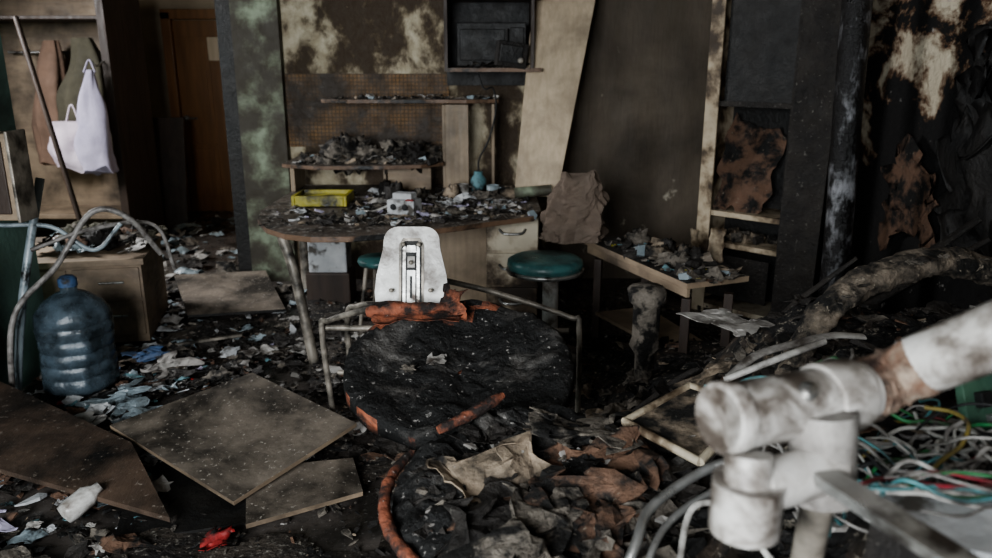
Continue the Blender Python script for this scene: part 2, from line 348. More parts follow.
for k in range(8): b.blob((R(-2.6,-2.15),R(4.4,4.7),.60),(R(.05,.12),R(.05,.1),.06),random.choice([m_ashy,m_char,m_coat]),.4,3,18,12,k)
b.obj('burnt_cloth_pile')

# ------------------------------------------------------------ corner desk with hutch
b=MB()
top=[(-1.42,5.63),(-1.42,4.6),(-1.36,4.33),(-1.24,4.08),(-1.10,3.93),(-.95,3.86),(-.75,3.87),(-.5,3.96),(-.2,4.14),(.0,4.28),(.22,4.42),(.27,4.6),(.27,5.63)]
b.prism([(x,y,.745) for x,y in top],.03,m_top,m_edge)
b.tube(spline([(-1.14,4.02,.715),(-1.08,4.0,.5),(-1.0,3.97,0)],8),.028,m_tube,14)
b.tube([(-1.36,5.3,.715),(-1.36,5.3,0)],.028,m_tube,12)
b.box((-.38,4.95,.355),(.72,.02,.71),m_ltwood2)
b.box((.10,5.0,.355),(.32,.78,.70),m_cream)
for z,h in ((.60,.2),(.38,.2),(.16,.2)):
    b.box((.10,4.6,z),(.31,.02,h),m_cream)
    b.tube(spline([(.02,4.59,z+.03),(.05,4.56,z+.01),(.15,4.56,z+.01),(.18,4.59,z+.03)],5),.008,m_steel,8)
b.obj('corner_desk',.003)
b=MB()
Z0=.746
b.prism([(x,y,.95) for x,y in [(-1.44,5.64),(-1.44,5.2),(-1.2,5.08),(-.75,5.1),(-.5,5.16),(-.36,5.3),(-.36,5.64)]],.025,m_top,m_edge)
b.prism([(x,y,1.365) for x,y in [(-1.18,5.64),(-1.2,5.42),(-1.0,5.34),(-.2,5.34),(.02,5.42),(.02,5.64)]],.025,m_top,m_edge)
b.box((-1.40,5.45,.835),(.03,.3,.175),m_ltwood2)
b.prism([(-.35,5.38,1.33),(-.19,5.36,1.33),(-.19,5.36,Z0),(-.35,5.38,Z0)],.02,m_ltwood2)
b.box((-.36,5.5,1.04),(.02,.24,.58),m_ltwood2)
b.box((-.02,5.5,1.04),(.02,.26,.59),m_ltwood2)
b.box((-.78,5.5,.835),(.02,.2,.175),m_ltwood2)
b.box((-.6,5.35,.83),(.3,.02,.15),m_cabwood)
b.obj('desk_hutch',.003)
b=MB()
for z in (1.56,2.02): b.box((-.01,5.45,z),(.62,.4,.025),m_edge)
for x in (-.33,.24): b.box((x,5.5,1.79+.2),(.022,.4,.88),m_dkwood)
b.box((-.05,5.69,1.9),(.6,.02,.9),m_black); b.box((-.01,5.48,2.42),(.62,.4,.025),m_cream)
for k in range(14): b.sheet([(-.25+.03*k,5.3+R(0,.1),1.575),(-.17+.03*k,5.3,1.58+R(0,.04)),(-.17+.03*k,5.4,1.59),(-.25+.03*k,5.38,1.58)],random.choice([m_char,m_ashy,m_char]),5,.02,14,k,.02)
b.obj('upper_kitchen_cabinet',.002)
b=MB(); b.box((-.03,5.50,1.72),(.46,.3,.28),m_black); b.box((-.09,5.345,1.72),(.3,.01,.2),m_black); b.box((.14,5.345,1.72),(.09,.012,.22),m_black)
b.tube([(.075,5.32,1.62),(.075,5.32,1.82)],.008,m_char,8)
b.obj('microwave',.01)
b=MB(); b.box((.10,5.28,1.655),(.2,.10,.16),m_char,(0,8,10)); b.box((.10,5.225,1.66),(.15,.01,.11),m_black,(0,8,10)); b.lathe([(.02,0),(.02,.012),(0,.012)],(.16,5.22,1.62),m_tube,12,axis=(0,-1,0)); b.obj('burnt_radio',.006)
b=MB(); b.tube(spline([(-.12,5.33,1.54),(-.08,5.25,1.44),(-.02,5.28,1.44),(-.0,5.3,1.3),(-.05,5.3,1.1),(-.12,5.3,.95),(-.1,5.2,.8),(-.15,5.0,.76)]),.006,m_cblack,8); b.obj('burnt_power_cord')
b=MB(); b.box((-.94,5.74,1.27),(1.2,.012,.52),m_tile); b.obj('tile_backsplash')
b=MB(); b.prism([(.12,5.08,.76),(.40,5.02,.76),(.76,5.58,2.5),(.30,5.66,2.5)],.03,m_ltwood); b.obj('leaning_wood_panel',.003)
# desk items
b=MB(); b.prism([(x,y,.79) for x,y in [(-1.22,4.72),(-.96,4.72),(-.94,4.95),(-1.24,4.95)]],.035,m_yellow)
for q in ([(-1.24,4.70),(-.94,4.70),(-.94,4.72),(-1.24,4.72)],[(-1.24,4.95),(-.94,4.95),(-.94,4.97),(-1.24,4.97)],[(-1.26,4.70),(-1.24,4.70),(-1.24,4.97),(-1.26,4.97)],[(-.94,4.70),(-.92,4.70),(-.92,4.97),(-.94,4.97)]):
    b.prism([(x,y,.815) for x,y in q],.065,m_yellow)
b.obj('yellow_tray',.004)
b=MB(); b.box((-.54,4.5,.79),(.17,.12,.085),m_pwhite,(0,0,-18)); b.box((-.50,4.44,.835),(.05,.03,.008),m_red,(0,0,-18))
for q in(-.04,.03): b.lathe([(.018,0),(.018,.006),(.0,.006)],(-.56+q,4.43-q*.3,.795),m_cblack,16,axis=(-.3,-1,0))
b.box((-.54,4.52,.85),(.12,.08,.035),m_pwhite,(0,0,-18)); b.tube(spline([(-.63,4.55,.79),(-.72,4.5,.76),(-.8,4.55,.755),(-.85,4.7,.755)]),.007,m_cwhite,8); b.obj('power_adapter_box',.006)
b=MB(); b.lathe([(.045,0),(.055,.02),(.055,.1),(.03,.13),(.03,.15),(0,.15)],(-.12,5.2,.75),m_cyan,24); b.obj('plastic_jar')
def mug(n,c,mat):
    b=MB(); b.lathe([(.03,0),(.04,.01),(.042,.085),(.038,.085),(.036,.015),(0,.012)],c,mat,24); b.tube(spline([(c[0]+.04,c[1],c[2]+.07),(c[0]+.07,c[1],c[2]+.06),(c[0]+.07,c[1],c[2]+.03),(c[0]+.04,c[1],c[2]+.02)],5),.006,mat,8); b.obj(n)
mug('pale_mug',(-.02,5.05,.746),m_film); mug('white_mug',(-.22,5.1,.746),m_whitedirty)
b=MB(); b.box((-1.15,5.2,.33),(.26,.2,.22),m_pwhite); b.box((-1.15,5.2,.45),(.28,.22,.02),m_whitedirty);b.box((-1.15,5.2,.11),(.3,.25,.22),m_dkwood); b.obj('white_storage_box',.008)
b=MB(); b.lathe([(0,.40),(.13,.40),(.14,.42),(.135,.44),(0,.445)],(-.72,4.65,0),m_tealseat,28)
for a in range(4):
    t=a*math.pi/2+.5; b.tube([(-.72+.09*math.cos(t),4.65+.09*math.sin(t),.40),(-.72+.15*math.cos(t),4.65+.15*math.sin(t),0)],.012,m_tube,8)
b.obj('small_green_stool')

# ------------------------------------------------------------ stool + bag + bench
b=MB(); b.lathe([(0,-.03),(.17,-.03),(.20,-.015),(.21,.01),(.205,.035),(.18,.048),(.1,.05),(0,.048)],(.27,4.10,.53),m_tealseat,40)
b.lathe([(.20,-.035),(.213,-.03),(.213,-.01),(.2,-.01)],(.27,4.10,.53),m_steel,40)
b.lathe([(.045,0),(.045,.44),(.055,.45),(.06,.5)],(.30,4.08,.0),m_white,24)
b.lathe([(0,0),(.2,0),(.2,.015),(.08,.05),(.045,.08)],(.29,4.10,0),m_whitedirty,32); b.obj('bar_stool')
b=MB()
q=[(.52,4.46),(.90,3.50),(1.24,3.64),(.92,4.60)]
b.prism([(x,y,.60) for x,y in q],.03,m_char,m_cabwood)
b.prism([(x,y,.57) for x,y in [(.54,4.45),(.91,3.53),(.93,3.54),(.56,4.46)]],.05,m_cabwood)
for x,y in ((.60,4.38),(.93,3.6),(1.16,3.68),(.9,4.48)): b.box((x,y,.25),(.045,.045,.5),m_dkwood,(0,0,-20))
b.prism([(x,y,.2) for x,y in [(.58,4.3),(.9,3.6),(1.12,3.7),(.9,4.4)]],.02,m_cabwood)
b.obj('wooden_bench',.003)
b=MB(); seg=48;vs=[];rows=22
for i in range(rows+1):
    t=i/rows
    for j in range(seg):
        a=2*math.pi*j/seg
        cx=abs(math.cos(a))**.6*(1 if math.cos(a)>0 else -1);sy=abs(math.sin(a))**.6*(1 if math.sin(a)>0 else -1)
        f=1+.3*noise.noise(V((cx*2,sy*2,t*4)))+.22*noise.noise(V((cx*5,sy*5,t*8)))+.1*noise.noise(V((cx*12,sy*12,t*18)))
        k=1-.42*t**2.2
        vs.append((.45+.03*t+cx*.17*k*f,4.42+.05*t+sy*.1*k*f,.605+t*.38+.05*noise.noise(V((a,0,3)))*t))
b.add(vs,[(i*seg+j,i*seg+(j+1)%seg,(i+1)*seg+(j+1)%seg,(i+1)*seg+j) for i in range(rows) for j in range(seg)],m_paperbag,False)
b.add(vs[-seg:],[list(range(seg))],m_paperbag); b.add(vs[:seg],[list(range(seg))[::-1]],m_paperbag)
b.obj('crumpled_paper_bag')
b=MB(); b.tube([(.12,4.98,.79),(.36,4.98,.81)],.035,m_green,16); b.obj('rolled_mat')
b=MB(); b.lathe([(0,.10),(.05,.10),(.042,.2),(.045,.38),(.07,.42),(.062,.46),(.062,.62),(.085,.64),(.09,.69),(.075,.71),(0,.72)],(.70,3.42,-.10),m_ashy,26,fn=lambda a,z:1+.14*noise.noise(V((math.cos(a)*3,math.sin(a)*3,z*18)))); b.obj('ash_covered_post')

# ------------------------------------------------------------ tall cabinet (turned 45 deg)
b=MB(); b.T=Matrix.Translation((1.33,5.0,0))@Matrix.Rotation(math.radians(-44.3),4,'Z')
W,D,HT=.573,.34,2.45
b.box((.011,D/2,HT/2),(.022,D,HT),m_frame); b.box((W-.011,D/2,HT/2),(.022,D,HT),m_char)
b.box((.045,-.006,HT/2),(.09,.012,HT),m_frame)
b.box((W/2,D-.008,HT/2),(W-.044,.012,HT),m_black)
for z,mm in ((.04,m_cream),(.47,m_frame),(.67,m_frame),(1.36,m_char),(HT-.02,m_cream)): b.box((W/2,D/2-.004,z),(W-.046,D-.012,.032),mm)
b.box((W/2+.05,.03,1.36+.53),(W-.12,.02,1.04),m_black)
b.sheet([(.10,.04,.69),(.42,.08,.69),(.43,.24,1.18),(.08,.22,1.27)],m_brownp,14,.02,6,3,.03)
b.prism([(.02,.02,.12),(.5,.02,.12),(.5,.02,.40),(.02,.02,.40)],.012,m_char)
for k in range(16): b.box((R(.1,.45),.1+R(-.05,.1),.50+R(0,.03)),(R(.03,.1),R(.02,.06),R(.02,.06)),random.choice([m_paper,m_char,m_ashy]),(R(-20,20),R(-15,15),R(0,90)))
b.obj('tall_shelf_cabinet',.002)
b=MB(); b.prism([(1.62,4.34,.02),(1.80,4.22,.02),(1.86,4.30,2.66),(1.68,4.42,2.66)],.03,m_char); b.obj('charred_door_panel')
b=MB(); b.tube([(1.80,3.95,.0),(1.795,3.95,.6),(1.77,3.97,1.4),(1.74,4.0,2.7)],.070,m_pipe,24)
b.obj('drain_pipe')
b=MB(); b.sheet([(1.36,4.72,.62),(1.42,4.66,.62),(1.40,4.60,.40),(1.33,4.68,.42)],m_frame,8,.02,9,2,.01,curl=.02)
b.sheet([(1.27,4.97,.55),(1.31,4.93,.55),(1.31,4.93,.32),(1.28,4.96,.34)],m_frame,8,.02,9,7,.01,curl=.02); b.obj('curled_veneer_strip')

# ------------------------------------------------------------ heap and rubble
def H(x,y):
    n=V((x,y,0))
    h=.012+.04*max(0,noise.noise(n*3)+.1)
    r=ss(-.28,-.08,x+.05*noise.noise(n*5))*ss(2.35,2.05,y-.1*x)
    h1=.50+.12*ss(.45,.8,x)+.25*ss(.45,.85,x)*ss(1.9,1.3,y)
    r2=ss(.45,.75,x)*ss(3.1,2.6,y)
    h2=.42+.34*ss(.55,1.1,x)
    r3=ss(.35,.9,x)*ss(4.3,3.7,y)
    h=max(h,r*h1,r2*h2,r3*.22)
    h+= (r+r2*.7+r3*.3)*(.05*noise.noise(n*4.0)+.035*noise.noise(n*11)+.02*noise.noise(n*27))
    h-= .10*math.exp(-((x-.35)**2+(y-2.35)**2)/.03)
    h-= .14*ss(.25,0,abs(y-2.15))*ss(1.0,1.2,x)
    return max(h,.004)
def isheap(x,y): return x>-.38 and y<4.4
HEAP=MB(); RUB=MB()
def grid(b,x0,x1,y0,y1,st,mat,keep=None):
    nx=int((x1-x0)/st);ny=int((y1-y0)/st); vs=[]
    for i in range(nx+1):
        for j in range(ny+1):
            x=x0+(x1-x0)*i/nx;y=y0+(y1-y0)*j/ny; vs.append((x,y,H(x,y)))
    fs=[(i*(ny+1)+j,(i+1)*(ny+1)+j,(i+1)*(ny+1)+j+1,i*(ny+1)+j+1) for i in range(nx) for j in range(ny)]
    if keep: fs=[f for f in fs if keep(*vs[f[0]])]
    b.add(vs,fs,mat,True)
grid(HEAP,-.40,2.235,.2,4.4,.02,m_heap)
grid(RUB,-2.40,-.40,.2,5.6,.025,m_rub,lambda x,y,z:z>.018)
grid(RUB,-.40,1.3,4.4,5.6,.025,m_rub,lambda x,y,z:z>.018)
def chips(n,xr,yr,mats,smin,smax,flat=.25,zf=None,up=.0,dens=None,b=None,cr=0):
    for k in range(n):
        x=R(*xr);y=R(*yr)
        if dens and R(0,1)>dens(x,y): continue
        z=(zf(x,y) if zf else H(x,y))+up
        t=b or (HEAP if isheap(x,y) else RUB)
        s=smin+(smax-smin)*R(0,1)**2.2
        if R(0,1)<cr: crump(t,x,y,z,s,random.choice(mats),k)
        else: chip(t,x,y,z,s,flat,random.choice(mats))
dk=[m_char,m_char,m_ashy,m_heap,m_brownp,m_heap,m_char]
chips(5000,(-2.3,2.15),(.8,5.4),dk,.012,.07)
chips(500,(-.15,2.1),(1.1,4.2),[m_char]*4+[m_heap]*3+[m_paper,m_ashy,m_brownp],.04,.16,.12,cr=.5,up=.01)
chips(2200,(-2.3,2.1),(.9,5.4),[m_ashy,m_whitedirty,m_paper,m_board,m_ashy],.006,.028,.3,up=.004)
chips(300,(-1.5,-.3),(2.6,4.4),[m_char,m_ashy,m_brownp,m_char,m_whitedirty],.04,.13,.15,cr=.6,up=.01)
chips(200,(.9,2.1),(2.0,3.4),[m_ashy,m_ashy,m_paper,m_char,m_char,m_brownp],.03,.12,.15,cr=.6,up=.01)
HEAP.obj('charred_debris_heap'); RUB.obj('floor_rubble')
L1=[m_pwhite]*5+[m_whitedirty]*5+[m_film]*3+[m_ashy]*7+[m_brownp]*4+[m_black]*3+[m_char]*5+[m_blue,m_cyan,m_cyan,m_lilac,m_red,m_blue]
b=MB(); chips(560,(-2.35,-1.25),(1.9,4.2),L1,.02,.13,.12,up=.01,b=b,cr=.75)
chips(220,(-2.3,-1.2),(4.0,5.6),[m_whitedirty,m_ashy,m_char,m_film,m_ashy,m_char,m_pwhite],.03,.12,.15,b=b,cr=.5)
b.obj('floor_litter')
b=MB(); chips(200,(-3.3,-2.1),(5.0,8.2),[m_film,m_ashy,m_whitedirty,m_char,m_film],.04,.24,.06,zf=lambda x,y:.004,b=b,cr=.6); b.obj('corridor_litter')
tt=[m_ashy]*5+[m_char]*4+[m_whitedirty]*2+[m_paper]*2+[m_film]+[m_board]
b=MB(); chips(1100,(-1.3,.22),(4.15,5.3),tt+[m_pwhite,m_lilac],.012,.09,.3,zf=lambda x,y:.748,b=b,cr=.45,dens=lambda x,y:(1 if x>-.85 else .45) if y>4.15+.35*max(0,x+.5) and not(x<-.9 and 4.65<y<5) else 0)
for q in ((-.75,4.75,.13),(-.3,4.7,.11),(-.2,4.85,.12),(-1.15,4.45,.1),(-.45,4.95,.1)): crump(b,q[0],q[1],.755,q[2],random.choice([m_pwhite,m_lilac,m_whitedirty]),3)
for k in range(8): b.blob((R(-.8,.1),R(4.9,5.3),.77),(R(.04,.1),R(.04,.08),R(.03,.07)),random.choice([m_ashy,m_char,m_paper]),.5,3,18,10,k)
b.obj('desk_debris')
b=MB(); chips(300,(-1.35,-.42),(5.18,5.6),tt,.02,.11,.5,zf=lambda x,y:.952,b=b,cr=.4)
for k in range(11): b.blob((R(-1.2,-.5),R(5.35,5.5),.99),(R(.06,.14),R(.05,.1),R(.03,.11)),random.choice([m_ashy,m_char,m_ashy]),.5,3,20,12,k)
b.obj('shelf_debris')
b=MB(); chips(110,(-1.1,0),(5.42,5.6),tt,.02,.08,.4,zf=lambda x,y:1.367,b=b,cr=.4); b.obj('upper_shelf_debris')
b=MB(); chips(420,(.6,1.15),(3.55,4.35),tt+[m_char,m_cyan,m_brownp,m_yellow],.02,.13,.6,zf=lambda x,y:.602,b=b,cr=.5,dens=lambda x,y: 1 if abs((x-.88)+.4*(y-4.05))<.15 else 0)
for k in range(8):
    y=R(3.65,4.3); b.blob((.88-.4*(y-4.05)+R(-.08,.08),y,.63),(R(.03,.07),R(.03,.07),R(.03,.07)),random.choice([m_ashy,m_char,m_paper]),.5,3,16,10,k)
b.obj('bench_debris')

# loose sheets on heap
b=MB()
def sh(x,y,w,l,ang,mat,k,amp=.03,tilt=0,up=.03):
    c,s=math.cos(ang),math.sin(ang); q=[]
    for a,d in ((-w/2,-l/2),(w/2,-l/2),(w/2,l/2),(-w/2,l/2)):
        px,py=x+a*c-d*s,y+a*s+d*c; q.append((px,py,H(x,y)*.5+H(px,py)*.5+up+tilt*(d/l)))
    b.sheet(q,mat,18,amp,9,k,.06,smooth=False)
sh(.03,1.62,.22,.28,.5,m_paper,1,up=.14,tilt=.08); sh(.20,1.52,.20,.24,-.4,m_brownp,2,up=.14,tilt=.08); sh(.27,1.74,.24,.18,.2,m_brownp,3,up=.12)
sh(.06,1.86,.34,.14,.1,m_char,4,.04,up=.09); sh(.36,1.52,.24,.2,.9,m_ashy,5,.04,up=.09); sh(-.03,1.40,.24,.16,1.2,m_char,6,up=.12)
sh(.3,1.95,.3,.2,.3,m_brownp,7,.03,up=.08); sh(.45,2.2,.3,.25,.8,m_char,8,.05); sh(.12,1.30,.28,.2,.2,m_ashy,9,.04,up=.11)
sh(.8,2.45,.3,.22,.2,m_paper,10); sh(1.2,2.75,.35,.3,1,m_ashy,11,.05); sh(.9,1.95,.3,.2,.4,m_char,12,.05);sh(1.3,2.9,.4,.3,.2,m_ashy,13,.06)
sh(.9,2.9,.4,.3,.6,m_char,14,.05,up=.05); sh(.6,3.1,.3,.2,.1,m_ashy,15,.05); sh(.45,1.38,.3,.25,.5,m_heap,17,.05,up=.07); sh(.40,1.78,.25,.25,1.1,m_char,18,.05,up=.08)
sh(.16,1.96,.18,.1,.1,m_paper,16,.02,up=.11); sh(.5,1.6,.3,.2,.2,m_heap,19,.05,up=.06); sh(.0,1.98,.2,.12,.4,m_seatc,21,.04,up=.1)
sh(.24,1.88,.2,.12,.3,m_ashy,22,.03,up=.12); sh(.14,1.46,.12,.18,.1,m_ashy,24,.03,up=.13,tilt=.06)
b.obj('burnt_fabric_scraps')
b=MB()
for k in range(16):
    sx_=R(-2.3,-1.5); sy_=R(2.1,4.1)
    sh(sx_,sy_,R(.08,.18),R(.08,.16),R(0,3),random.choice([m_pwhite,m_film,m_whitedirty,m_whitedirty,m_ashy,m_char,m_paper,m_film,m_blue]),k+20,.03)
b.obj('discarded_packaging')

# ------------------------------------------------------------ boards on floor
def board(n,q,th,mat,side=None):
    b=MB(); b.prism(q,th,mat,side); return b.obj(n,.002)
board('brown_shelf_board',[(-2.38,3.40,.16),(-1.46,2.80,.14),(-1.12,2.33,.10),(-1.90,2.62,.13)],.022,m_board_b)
board('particle_board_panel',[(-1.62,2.95,.14),(-1.13,3.33,.22),(-.58,2.93,.16),(-.95,2.47,.075)],.02,m_board,m_cabwood)
board('black_board_panel',[(-1.50,2.95,.04),(-1.30,2.28,.035),(-.82,2.42,.035),(-.98,2.75,.06)],.012,m_black)
board('small_board_panel',[(-.98,2.72,.07),(-.58,2.82,.06),(-.50,2.58,.05),(-.88,2.38,.04)],.02,m_board,m_cabwood)
board('cabinet_back_panel',[(-2.33,5.38,.13),(-1.70,5.50,.13),(-1.38,4.82,.05),(-1.97,4.69,.05)],.02,m_board,m_black)
b=MB(); b.lathe([(0,0),(.035,.005),(.04,.03),(.04,.1),(.02,.13),(.018,.15),(0,.15)],(-1.52,2.38,.07),m_white,24,axis=(.5,.5,.35)); b.obj('white_plastic_bottle')
b=MB(); b.sheet([(-.98,2.24,.05),(-.9,2.22,.05),(-.9,2.3,.06),(-.97,2.31,.06)],m_red,8,.02,14,3,.02); b.obj('red_wrapper')
board('wood_stick',[(-2.1,4.0,.06),(-1.5,4.30,.06),(-1.5,4.32,.06),(-2.1,4.02,.06)],.015,m_tube)

# ------------------------------------------------------------ office chairs
def seat(b,c,rx,ry,tilt,th,om,seed,base=True,tiltx=0,rough=1,orough=1,ex=2.2):
    Rm=Matrix.Translation(c)@Matrix.Rotation(math.radians(tilt),4,'X')@Matrix.Rotation(math.radians(tiltx),4,'Y')
    b.T=Rm; seg=110
    rings=[(0.02,0,.02)]+[(i/22,0,0) for i in range(1,21)]+[(.96,-.006,0),(1,-.02,0),(1.01,-.05,0),(.99,-th*.85,0),(.93,-th,0),(.5,-th,0),(.02,-th,0)]
    vs=[]
    for r,z,_ in rings:
        for j in range(seg):
            a=2*math.pi*j/seg
            out=(1+orough*(.05*noise.noise(V((math.cos(a)*1.5,math.sin(a)*1.5,seed)))+.03*noise.noise(V((math.cos(a)*5,math.sin(a)*5,seed)))))
            k=abs(math.cos(a))**ex+abs(math.sin(a))**ex
            out*=k**(-1/ex)
            p=V((r*out*rx*math.cos(a),r*out*ry*math.sin(a),0))
            zz=z
            if z>-.03: zz+=rough*(.022*noise.noise(p*7+V((seed,0,0)))+.014*noise.noise(p*22)+.008*noise.noise(p*60))+.05*r*r-.03
            vs.append((p.x,p.y,zz))
    fs=[];ms=[]
    for i in range(len(rings)-1):
        for j in range(seg):
            fs.append((i*seg+j,i*seg+(j+1)%seg,(i+1)*seg+(j+1)%seg,(i+1)*seg+j))
            a=math.degrees(2*math.pi*j/seg); ms.append(m_orange if om(a,rings[i][0],i,noise.noise(V((math.cos(math.radians(a))*5,math.sin(math.radians(a))*5,i*.3+seed)))) else m_seatc)
    b.add(vs,fs,ms,True)
    b.T=Matrix.Identity(4)
    if base:
        x,y,z=c
        b.tube([(x,y,z-th-.01),(x,y,z-th-.12)],.03,m_black); b.tube([(x,y,z-th-.1),(x,y,.08)],.022,m_tube)
        for k in range(5):
            a=k*2*math.pi/5+.3
            e=(x+.28*math.cos(a),y+.28*math.sin(a),.075)
            b.tube([(x,y,.11),e],[.028,.018],m_black,10)
            b.lathe([(0,-.012),(.028,-.012),(.03,0),(.028,.012),(0,.012)],(e[0],e[1],.036),m_black,16,axis=(math.sin(a),-math.cos(a),0))
    return Rm
def lump(pts,r,mat,seed,k=6,am=.5):
    p=spline(pts,k); n=len(p)
    rs=[r*(.45+.55*math.sin(math.pi*min(1,max(0,i/(n-1)*.9+.05)))**.5)*(1+am*noise.noise(V((i*.45,seed,0)))) for i in range(n)]
    b.tube(p,rs,mat,12)
b=MB()
def om1(a,r,i,n):
    if i>=23: return (190<a<262 and n>-.2) or 60<a<150
    if i==22: return 60<a<150 or (200<a<250 and n>.05)
    if r>.84 and 66<a<150: return n>-.35
    if r>.66 and 80<a<120: return n>-.15
    return False
Rm=seat(b,(-.12,2.36,.655),.375,.335,19,.055,om1,1.3,orough=.5)
rim=[]
for k in range(9):
    a=math.radians(182+k*9.5); rim.append(tuple(Rm@V((.368*math.cos(a),.328*math.sin(a),-.03))))
lump(rim,.009,m_orange,11)
def brk(pts,off,th,mat):
    q=[(-.305+x, 2.66+h*.30-off, .79+h*.95) for x,h in pts]
    b.prism(q,th,mat)
W0,W1,HH=.128,.098,.255
out=[(-W0,-.03),(W0,-.03),(W0+.004,.02),(W0-.002,.08),(W1+.006,.17)]
for k in range(7):
    a=k*math.pi/12; out.append((W1-.05+.05*math.cos(a)*1.05,HH-.05+.05*math.sin(a)))
for k in range(6,-1,-1):
    a=k*math.pi/12; out.append((-(W1-.05+.05*math.cos(a)*1.05),HH-.05+.05*math.sin(a)))
out+=[(-(W1+.006),.17),(-(W0-.002),.08),(-(W0+.004),.02)]
brk(out,0,.028,m_white)
brk([(-.045,-.02),(.045,-.02),(.045,.19),(.03,.215),(-.03,.215),(-.045,.19)],.004,.006,m_tube)
brk([(-.036,-.02),(.036,-.02),(.036,.18),(.024,.205),(-.024,.205),(-.036,.18)],.007,.006,m_black)
brk([(-.030,-.02),(-.020,-.02),(-.020,.19),(-.030,.18)],.011,.006,m_steel); brk([(.020,-.02),(.030,-.02),(.030,.18),(.020,.19)],.011,.006,m_steel)
brk([(-.015,-.02),(.015,-.02),(.015,.10),(-.015,.10)],.012,.006,m_steel)
brk([(-.013,.11),(.013,.11),(.013,.15),(-.013,.15)],.012,.006,m_whitedirty); brk([(-.02,.165),(.02,.165),(.014,.19),(-.014,.19)],.012,.006,m_steel)
brk([(-.004,.0),(.004,.0),(.004,.08),(-.004,.08)],.015,.003,m_black)
for x,h in ((-.028,.195),(.028,.195),(-.07,.03),(.07,.03),(0,.13)): b.lathe([(.008,0),(.008,.006),(0,.006)],(-.305+x,2.645+h*.3-.006,.79+h*.95),m_tube,12,axis=(0,-1,.3))
b.tube([(-.22,2.6,.60),(-.30,2.78,.62),(-.305,2.80,.85)],.018,m_tube)
lump([(-.45,2.56,.765),(-.35,2.55,.778),(-.27,2.56,.778),(-.18,2.58,.775)],.024,m_orange,1)
b.sheet([(-.42,2.50,.752),(-.13,2.49,.752),(-.11,2.62,.785),(-.44,2.62,.785)],m_orange,12,.006,12,9,.015)
b.sheet([(-.20,2.56,.77),(-.11,2.50,.755),(-.11,2.60,.83),(-.19,2.65,.835)],m_orange,10,.006,12,4,.015)
b.sheet([(-.21,2.33,.67),(-.16,2.31,.67),(-.17,2.37,.687),(-.22,2.37,.687)],m_whitedirty,7,.008,18,3,.012,smooth=False)
b.sheet([(-.30,2.30,.655),(-.27,2.29,.655),(-.27,2.32,.665),(-.30,2.33,.665)],m_ashy,7,.008,18,5,.012,smooth=False)
b.obj('office_chair')
b=MB()
def om2(a,r,i,n): return False
seat(b,(.12,1.66,.60),.37,.34,6,.07,om2,4.1,tiltx=2,rough=2.2)
lump([(-.15,1.82,.685),(-.07,1.87,.705),(.02,1.94,.73)],.016,m_orange,3)
arc=[]
for k in range(11):
    a=math.radians(152+k*11); arc.append((.12+.388*math.cos(a),1.66+.355*math.sin(a),.60+.035*math.sin(a)-.01*k/10))
lump(arc,.016,m_orange,6,am=.35)
for k in range(200):
    a=R(0,6.28);r=R(0,1)**.5*.92; x=.12+.35*r*math.cos(a);y=1.66+.32*r*math.sin(a)
    z=.60+(y-1.66)*.1+.005
    (crump(b,x,y,z,R(.03,.11),random.choice([m_seatc,m_char,m_char,m_brownp,m_seatc,m_char]),k) if k%2 else chip(b,x,y,z+.01,R(.015,.05),.3,random.choice([m_char,m_ashy,m_whitedirty,m_seatc])))
b.obj('office_chair.001')

# metal frame behind chair
b=MB()
b.tube(spline([(-.71,3.12,.0),(-.74,3.1,.50),(-.70,3.08,.56),(-.5,3.0,.64),(-.3,2.95,.70)],6),.013,m_tube)
b.tube(spline([(-.66,3.3,.0),(-.66,3.25,.5),(-.60,3.2,.585),(-.45,3.12,.62)],6),.013,m_tube)
b.tube(spline([(-.22,3.1,.73),(.0,3.08,.68),(.30,3.0,.60),(.34,2.98,.55),(.34,2.95,.02)],6),.012,m_tube)
b.tube([(-.30,2.95,.70),(-.22,3.1,.73)],.013,m_tube); b.tube([(-.69,3.14,.3),(.33,2.98,.3)],.01,m_tube)
b.tube([(-.72,3.1,.52),(.30,3.0,.54)],.012,m_tube)
b.obj('metal_chair_frame')

b=MB()
q=[V(p) for p in ((.35,1.92,.66),(.58,2.14,.67),(.70,1.93,.70),(.50,1.70,.66))]
for i in range(4):
    b.tube([q[i],q[(i+1)%4]],.012,m_cream,8)
b.prism(q,.008,m_paper); b.obj('drawer_tray')
b=MB(); b.sheet([(.68,2.62,.74),(.80,2.70,.74),(.94,2.50,.74),(.82,2.42,.72)],m_whitedirty,12,.012,6,4,.03,smooth=False); b.obj('white_card_sheet')
b=MB(); b.tube(spline([(.62,1.90,.80),(.70,1.95,.84),(.80,1.98,.86),(.92,2.0,.88),(1.02,2.02,.87)],6),.016,m_whitedirty,10,flat=.4)
b.tube(spline([(.60,1.88,.80),(.72,1.85,.87),(.86,1.9,.9)],6),.009,m_whitedirty,10); b.obj('bent_metal_strip')
b=MB(); N_=200; seg=24; vs=[]
ctr=V((1.40,2.34,.60))
for k in range(N_):
    a=2*math.pi*k/N_; w=1+.03*noise.noise(V((math.cos(a)*2,math.sin(a)*2,9)))
    p=ctr+V((.48*w*math.cos(a),.10*math.cos(a)+.05*math.sin(a),.39*w*math.sin(a)))
    rad=(p-ctr).normalized(); ax=V((0,1,0))
    for j in range(seg):
        t=2*math.pi*j/seg
        r=.044*(1+.28*noise.noise(V((math.cos(a)*7,math.sin(a)*7,math.cos(t)*1.5+5)))+.22*noise.noise(V((math.cos(a)*22,math.sin(a)*22,math.sin(t)*4))))
        vs.append(p+rad*math.cos(t)*r+ax*math.sin(t)*r*1.3)
